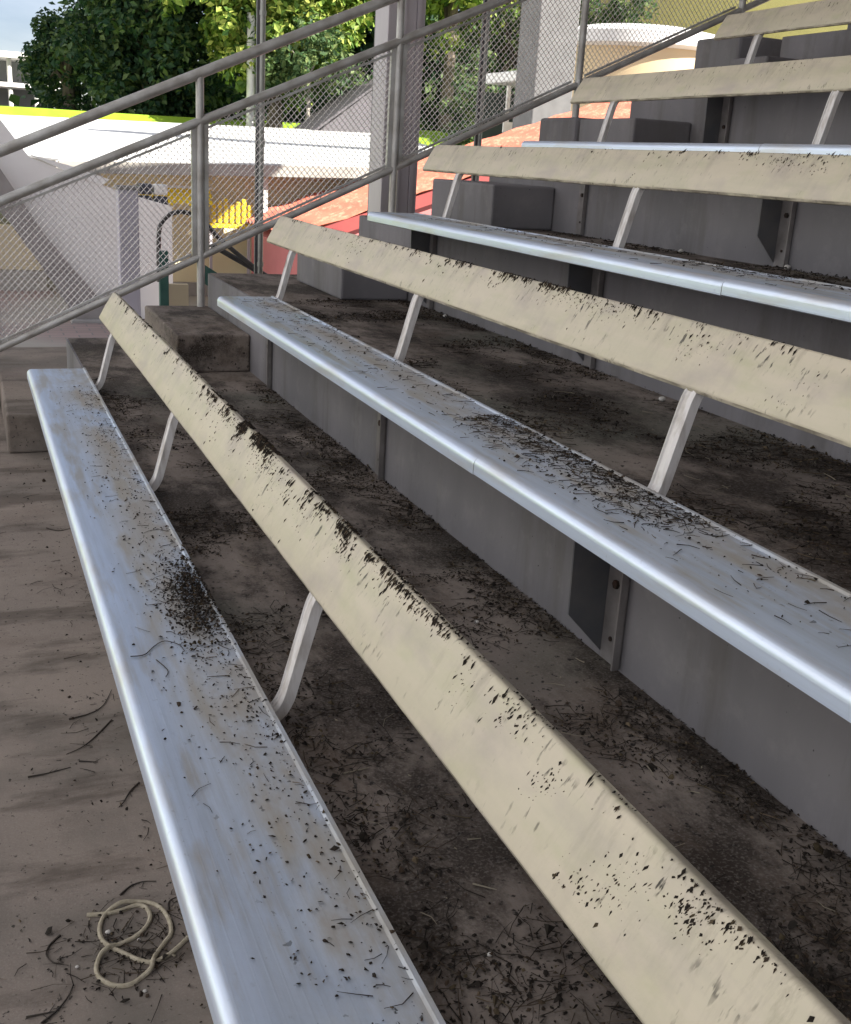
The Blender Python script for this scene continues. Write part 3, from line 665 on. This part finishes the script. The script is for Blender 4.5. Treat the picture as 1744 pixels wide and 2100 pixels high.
# on the floors
for k, n in ((0, 13000), (1, 11000), (2, 5000), (-1, 1100)):
    bm = bmesh.new(); z = -.07 + k * DZ + .0015; i = 0
    x0 = .31 + k * DX; x1 = x0 + DX - .02
    if k == -1: x0 = -.5
    while i < n:
        y = .7 + 4.9 * rnd.random() ** (1.3 if k < 2 else 1); x = rnd.uniform(x0, x1)
        d = dens(x, y, 2.3, k * 5)
        if k == -1:
            near = math.exp(-((x + .02) ** 2 + (y - 1.87) ** 2) / .012)
            if rnd.random() > near * .95 + .012 + (.03 if x > -.08 else 0): continue
        elif d + .35 * (x > x1 - .12) < rnd.uniform(-.05, .40): continue
        i += 1
        if rnd.random() < .78: flake(bm, (x, y, z + abs(rnd.gauss(0, .003)) * (d > .2 if k >= 0 else 0)), rnd.uniform(.0015, .007) if rnd.random() < .975 else rnd.uniform(.008, .014), .45)
        else: stick(bm, (x, y, z), rnd.uniform(.015, .08), rnd.uniform(.0005, .0014))
    o = link('leaf_litter', bm, DARKL)
    tag(o, {0: 'dark crumbly leaf litter on the floor behind the front bench', 1: 'dark leaf litter on the floor behind the second bench', 2: 'black leaf litter on the floor behind the third bench', -1: 'loose dark specks on the open floor in front of the benches'}[k], 'leaf litter', 'leaf litter on the floors', 'stuff')
    bm = bmesh.new()
    for _ in range(60 if k >= 0 else 10):
        x, y = rnd.uniform(x0 + .05, x1 - .05), rnd.uniform(.8, 5)
        if k == -1: x, y = rnd.gauss(-.03, .08), rnd.gauss(1.87, .09)
        flake(bm, (x, y, z), rnd.uniform(.002, .006))
    for _ in range(45 if k >= 0 else 3): stick(bm, (rnd.uniform(x0 + .05, x1 - .05), rnd.uniform(.8, 4.5), z + .003), rnd.uniform(.03, .07), rnd.uniform(.0008, .0016))
    o = link('pale_litter', bm, STRAW); tag(o, {0: 'pale bits of straw and grit behind the front bench', 1: 'pale bits of straw and grit behind the second bench', 2: 'pale bits of straw and grit behind the third bench', -1: 'pale grit scattered around the rope on the open floor'}[k], 'straw bits', 'pale straw bits on the floors', 'stuff')
# on the seats
bm = bmesh.new()
for k, n in ((0, 2600), (1, 2600), (2, 800)):
    i = 0
    while i < n:
        y = rnd.uniform(.9, 5.1); u1 = rnd.random() ** .6; x = .03 + .235 * u1
        if k == 0: p = .12 * u1 + .9 * math.exp(-((y - 2.55) / .25) ** 2) * (u1 > .35) * u1 ** 2 + .1 * math.exp(-((y - 1.9) / .5) ** 2) * u1 ** 2
        else: p = .05 + .75 * (dens(x, y, 2.0, k + 3) > .05) * u1 * (1 if 1.7 < y < 3.7 else .15)
        if rnd.random() > p * .8: continue
        i += 1; P_ = (k * DX + x, y, k * DZ + .0005)
        if rnd.random() < (.93 if k == 0 else .65): flake(bm, P_, rnd.uniform(.0012, .005) if rnd.random() < .94 else rnd.uniform(.005, .009))
        else: stick(bm, P_, rnd.uniform(.012, .05), rnd.uniform(.0005, .0012), .03)
for _ in range(1500):   # the black heap at the back edge of the front seat
    x = min(.268, rnd.gauss(.228, .035)); y = rnd.gauss(2.52, .12) + (.235 - x) * -1.6
    flake(bm, (x, y, .001 + abs(rnd.gauss(0, .003))), rnd.uniform(.002, .007), .6)
o = link('seat_grime', bm, DARKL); tag(o, 'black leaf crumbs lying on the aluminium seats', 'grime', kind='stuff')
# on the backrests: clinging bits along the top lip
bm = bmesh.new()
dd = Vector((.078, 0, .133)).normalized(); nb = Vector((dd.z, 0, -dd.x))
for k, n in ((0, 4200), (1, 1700), (2, 350)):
    i = 0
    while i < n:
        y = rnd.uniform(.9, 5.5)
        g1 = max(math.exp(-((y - 2.78) / .38) ** 2), .35 * math.exp(-((y - 2.0) / .5) ** 2)) if k == 0 else math.exp(-((y - 3.0) / .8) ** 2)
        if rnd.random() > .05 + .95 * g1: continue
        s = .150 - abs(rnd.gauss(0, .012 if rnd.random() < .6 else .045)); t = -.001
        if rnd.random() < .5: s, t = .1545, rnd.uniform(.004, .018)
        if s < .01 or (t < 0 and s < .138 and rnd.random() < .45): continue
        if dens(0, y, 11, k + s * 8) < rnd.uniform(-.15, .4): continue
        i += 1
        p = Vector((k * DX + .357, y, k * DZ + .22)) + dd * s + nb * t
        L = rnd.uniform(.001, .0035) * (1.8 if (k == 0 and t > 0 and g1 > .4) else 1)
        out = -nb if t < 0 else dd
        L *= rnd.choice((.45, .7, 1, 1.35)); a = (dd * rnd.uniform(.5, 3.4) + Vector((0, rnd.uniform(-.9, -.1), 0))) * L; b = Vector((0, 1, 0)) * L * rnd.uniform(.25, .8)
        if t > 0: a = Vector((1, 0, 0)) * L * rnd.uniform(.6, 1.6)
        v = [bm.verts.new(p - a), bm.verts.new(p - b), bm.verts.new(p + a), bm.verts.new(p + b)]; c = bm.verts.new(p + out * L * rnd.uniform(.5, 1.2))
        for q in range(4): bm.faces.new((v[q], v[(q + 1) % 4], c))
for k, y0, s0, n, sy, ss in ((0, .766, .121, 150, .02, .016), (0, .72, .145, 90, .05, .008), (0, .866, .085, 130, .022, .02), (0, .90, .06, 60, .02, .016), (0, .946, .05, 40, .014, .014), (0, 1.072, .095, 70, .016, .016), (0, 1.20, .12, 40, .03, .012), (0, 1.338, .095, 80, .022, .02), (0, 1.57, .145, 120, .06, .01),
        (0, 1.946, .117, 80, .03, .02), (0, 2.415, .095, 130, .05, .028), (0, 2.574, .116, 260, .07, .025), (0, 2.996, .13, 120, .08, .015), (0, 3.3, .12, 50, .08, .02), (1, 2.419, .11, 190, .07, .022), (1, 2.564, .125, 170, .09, .016), (1, 2.021, .083, 60, .04, .02), (1, 1.656, .069, 35, .03, .02), (1, 4.483, .09, 70, .12, .03), (2, 2.886, .123, 90, .05, .014), (2, 2.7, .105, 50, .04, .018), (2, 3.662, .062, 20, .03, .015), (3, 3.9, .10, 40, .03, .02), (3, 3.0, .11, 60, .04, .02)):
    for _ in range(n):
        y = rnd.gauss(y0, sy); s = min(.149, max(.01, rnd.gauss(s0, ss))); y += (s0 - s) * .35
        p = Vector((k * DX + .357, y, k * DZ + .22)) + dd * s - nb * .0005
        L = rnd.choice((.0007, .001, .0014, .002, .003)); a = (dd * rnd.uniform(.6, 2.6) + Vector((0, rnd.uniform(-.9, .2), 0))) * L; b = Vector((0, 1, 0)) * L * rnd.uniform(.4, 1.1) + dd * L * rnd.uniform(-.4, .4)
        v = [bm.verts.new(p - a), bm.verts.new(p - b), bm.verts.new(p + a * rnd.uniform(.4, 1)), bm.verts.new(p + b)]; c = bm.verts.new(p - nb * L * rnd.uniform(.5, 1.1))
        for q in range(4): bm.faces.new((v[q], v[(q + 1) % 4], c))
o = link('backrest_grime', bm, DARKL); tag(o, 'dark mossy crumbs clinging to the cream backrests', 'grime', kind='stuff')

ROPE = [(-0.094, 1.992), (-0.062, 1.985), (-0.028, 1.985), (0.005, 1.992), (0.024, 1.978), (0.028, 1.947), (0.015, 1.918), (-0.009, 1.895), (-0.041, 1.882), (-0.062, 1.873), (-0.08, 1.858), (-0.092, 1.832), (-0.091, 1.802), (-0.076, 1.778), (-0.056, 1.764), (-0.034, 1.763), (-0.013, 1.776), (0.005, 1.787), (0.014, 1.812), (0.024, 1.834), (0.043, 1.859), (0.06, 1.884), (0.063, 1.924), (0.054, 1.965), (0.036, 1.99), (0.007, 2.004), (-0.025, 2.002), (-0.059, 1.981), (-0.074, 1.941), (-0.073, 1.905), (-0.058, 1.877), (-0.038, 1.854), (-0.015, 1.827), (0.009, 1.811), (0.037, 1.817), (0.063, 1.835), (0.09, 1.86)]
bm = bmesh.new()
rp = [(x, y, -.4655 + (.0065 if 8 < i < 11 or 16 < i < 19 or 25 < i < 27 else 0)) for i, (x, y) in enumerate(ROPE)]
tube(bm, smoothpath(rp, 6), .0048, 8)
o = link('rope', bm, ROPEM, None, True, at=(0, 1.87, -.47)); tag(o, 'thin tan rope lying in loose loops on the concrete floor', 'rope')
TW = [([(0.054, 2.81), (0.005, 2.735), (-0.036, 2.682), (-0.079, 2.658)], 'thick dark twig running out from under the front seat'),
      ([(-0.178, 2.571), (-0.137, 2.575), (-0.074, 2.59)], 'nearly straight dark twig alone on the open floor'),
      ([(-0.051, 2.614), (-0.006, 2.596)], 'short straight dark twig beside the thick twig'),
      ([(0.08, 2.468), (0.054, 2.435), (0.032, 2.39), (0.018, 2.372)], 'crooked twig sloping from the front seat edge to the floor'),
      ([(-0.201, 1.714), (-0.173, 1.736), (-0.149, 1.769), (-0.138, 1.798)], 'long curved twig below the rope in the bottom left corner'),
      ([(-0.226, 1.736), (-0.173, 1.736)], 'short twig touching the long curved twig in the bottom left corner'),
      ([(-0.15, 1.946), (-0.171, 1.924), (-0.18, 1.896), (-0.169, 1.869), (-0.15, 1.861)], 'hook shaped dark stem left of the rope'),
      ([(-0.021, 2.038), (0.004, 2.061), (0.03, 2.066), (0.058, 2.062)], 'bent dark twig just above the rope loops'),
      ([(0.066, 1.952), (0.073, 1.984), (0.095, 1.995)], 'dark twig bent under the seat edge right of the rope'),
      ([(-0.001, 4.506), (0.043, 4.463), (0.098, 4.484)], 'dark curved stem at the seat edge farthest up the bare floor'),
      ([(-0.056, 2.846), (0.0, 2.86), (0.042, 2.901), (0.076, 2.99)], 'long thin curved stem left of the thick twig')]
for pts, lab in TW:
    bm = bmesh.new(); tube(bm, smoothpath([(x, y, -.4665 + rnd.uniform(0, .002)) for x, y in pts], 5), .0026, 5, .0010)
    P0 = Vector((*pts[0], -.4665)); P1 = Vector((*pts[-1], -.4665)); dv = (P1 - P0)
    for _ in range(2):
        q = P0 + dv * rnd.uniform(.3, .8); sd_ = Vector((-dv.y, dv.x, 0)).normalized() * rnd.uniform(.008, .02) * rnd.choice((-1, 1)); tube(bm, [q, q + sd_ + dv.normalized() * .012], .0009, 4, .0005)
    o = link('twig', bm, TWIG, None, True, at=(*pts[0], -.47)); tag(o, lab, 'twig', 'twigs on the open floor')
for pts, mat, lab, z in ([(0.036, 2.218), (0.066, 2.219), (0.093, 2.257), (0.119, 2.278), (0.145, 2.252), (0.152, 2.214)], TWIG, 'wiry curled twig lying across the front aluminium seat', .0015), ([(0.086, 2.187), (0.101, 2.131), (0.092, 2.1)], TWIG, 'tiny curved twig on the front seat beside the curled one', .0015), \
        ([(0.34, 1.246), (0.354, 1.226), (0.375, 1.209), (0.421, 1.198)], TWIG, 'thin arched stem on the dark floor near the bottom edge', -.068), ([(0.36, 1.145), (0.396, 1.151)], TWIG, 'short dark stick on the floor gap at the bottom', -.068), \
        ([(0.369, 1.743), (0.423, 1.749)], STRAW, 'pale straight stalk on the dark floor behind the front seat', -.068), ([(0.506, 1.47), (0.53, 1.466)], STRAW, 'small pale stalk upper of the two in the dark floor gap', -.064), ([(0.464, 1.355), (0.495, 1.329)], STRAW, 'small pale stalk lower of the two in the dark floor gap', -.064):
    bm = bmesh.new(); tube(bm, smoothpath([(x, y, z + .001) for x, y in pts], 5), .0013 if z > 0 else .0018, 5, .0008); o = link('twig', bm, mat, None, True, at=(*pts[0], z)); tag(o, lab, 'twig')
for (x, y, z, s, lab) in ((1.917, 3.063, .3284, .013, 'white pebble on the floor behind the second bench, left of its nearest support'), (1.94, 5.0, .3284, .011, 'white pebble on the floor far behind the second bench'),
                          (2.80, 4.314, .7268, .012, 'white pebble against the riser behind the third bench, left of the bracket'), (2.82, 3.605, .7268, .014, 'white pebble behind the third bench, right of the bracket'),
                          (.923, 2.338, -.07, .006, 'tiny white pebble in the litter between the first and second benches'), (.421, 1.198, -.07, .004, 'tiny white pebble at the tip of the arched stem'),
                          (-.059, 1.924, -.4684, .006, 'white pebble inside the upper rope loop'), (-.004, 1.884, -.4684, .004, 'small white pebble inside the rope near its right side'), (-.014, 1.737, -.4684, .004, 'white pebble just below the rope'), (-.127, 1.842, -.4684, .0045, 'white pebble left of the lower rope loop')):
    bm = bmesh.new(); bmesh.ops.create_icosphere(bm, subdivisions=2, radius=s)
    for v in bm.verts: v.co *= 1 + .25 * noise.noise(v.co * 60 + Vector((x, y, 0)) * 9)
    bmesh.ops.scale(bm, verts=bm.verts, vec=(1, .8, .75)); bmesh.ops.translate(bm, verts=bm.verts, vec=(x, y, z + s * .7))
    o = link('pebble', bm, PEB, None, True, at=(x, y, z)); tag(o, lab, 'pebble', 'white pebbles')
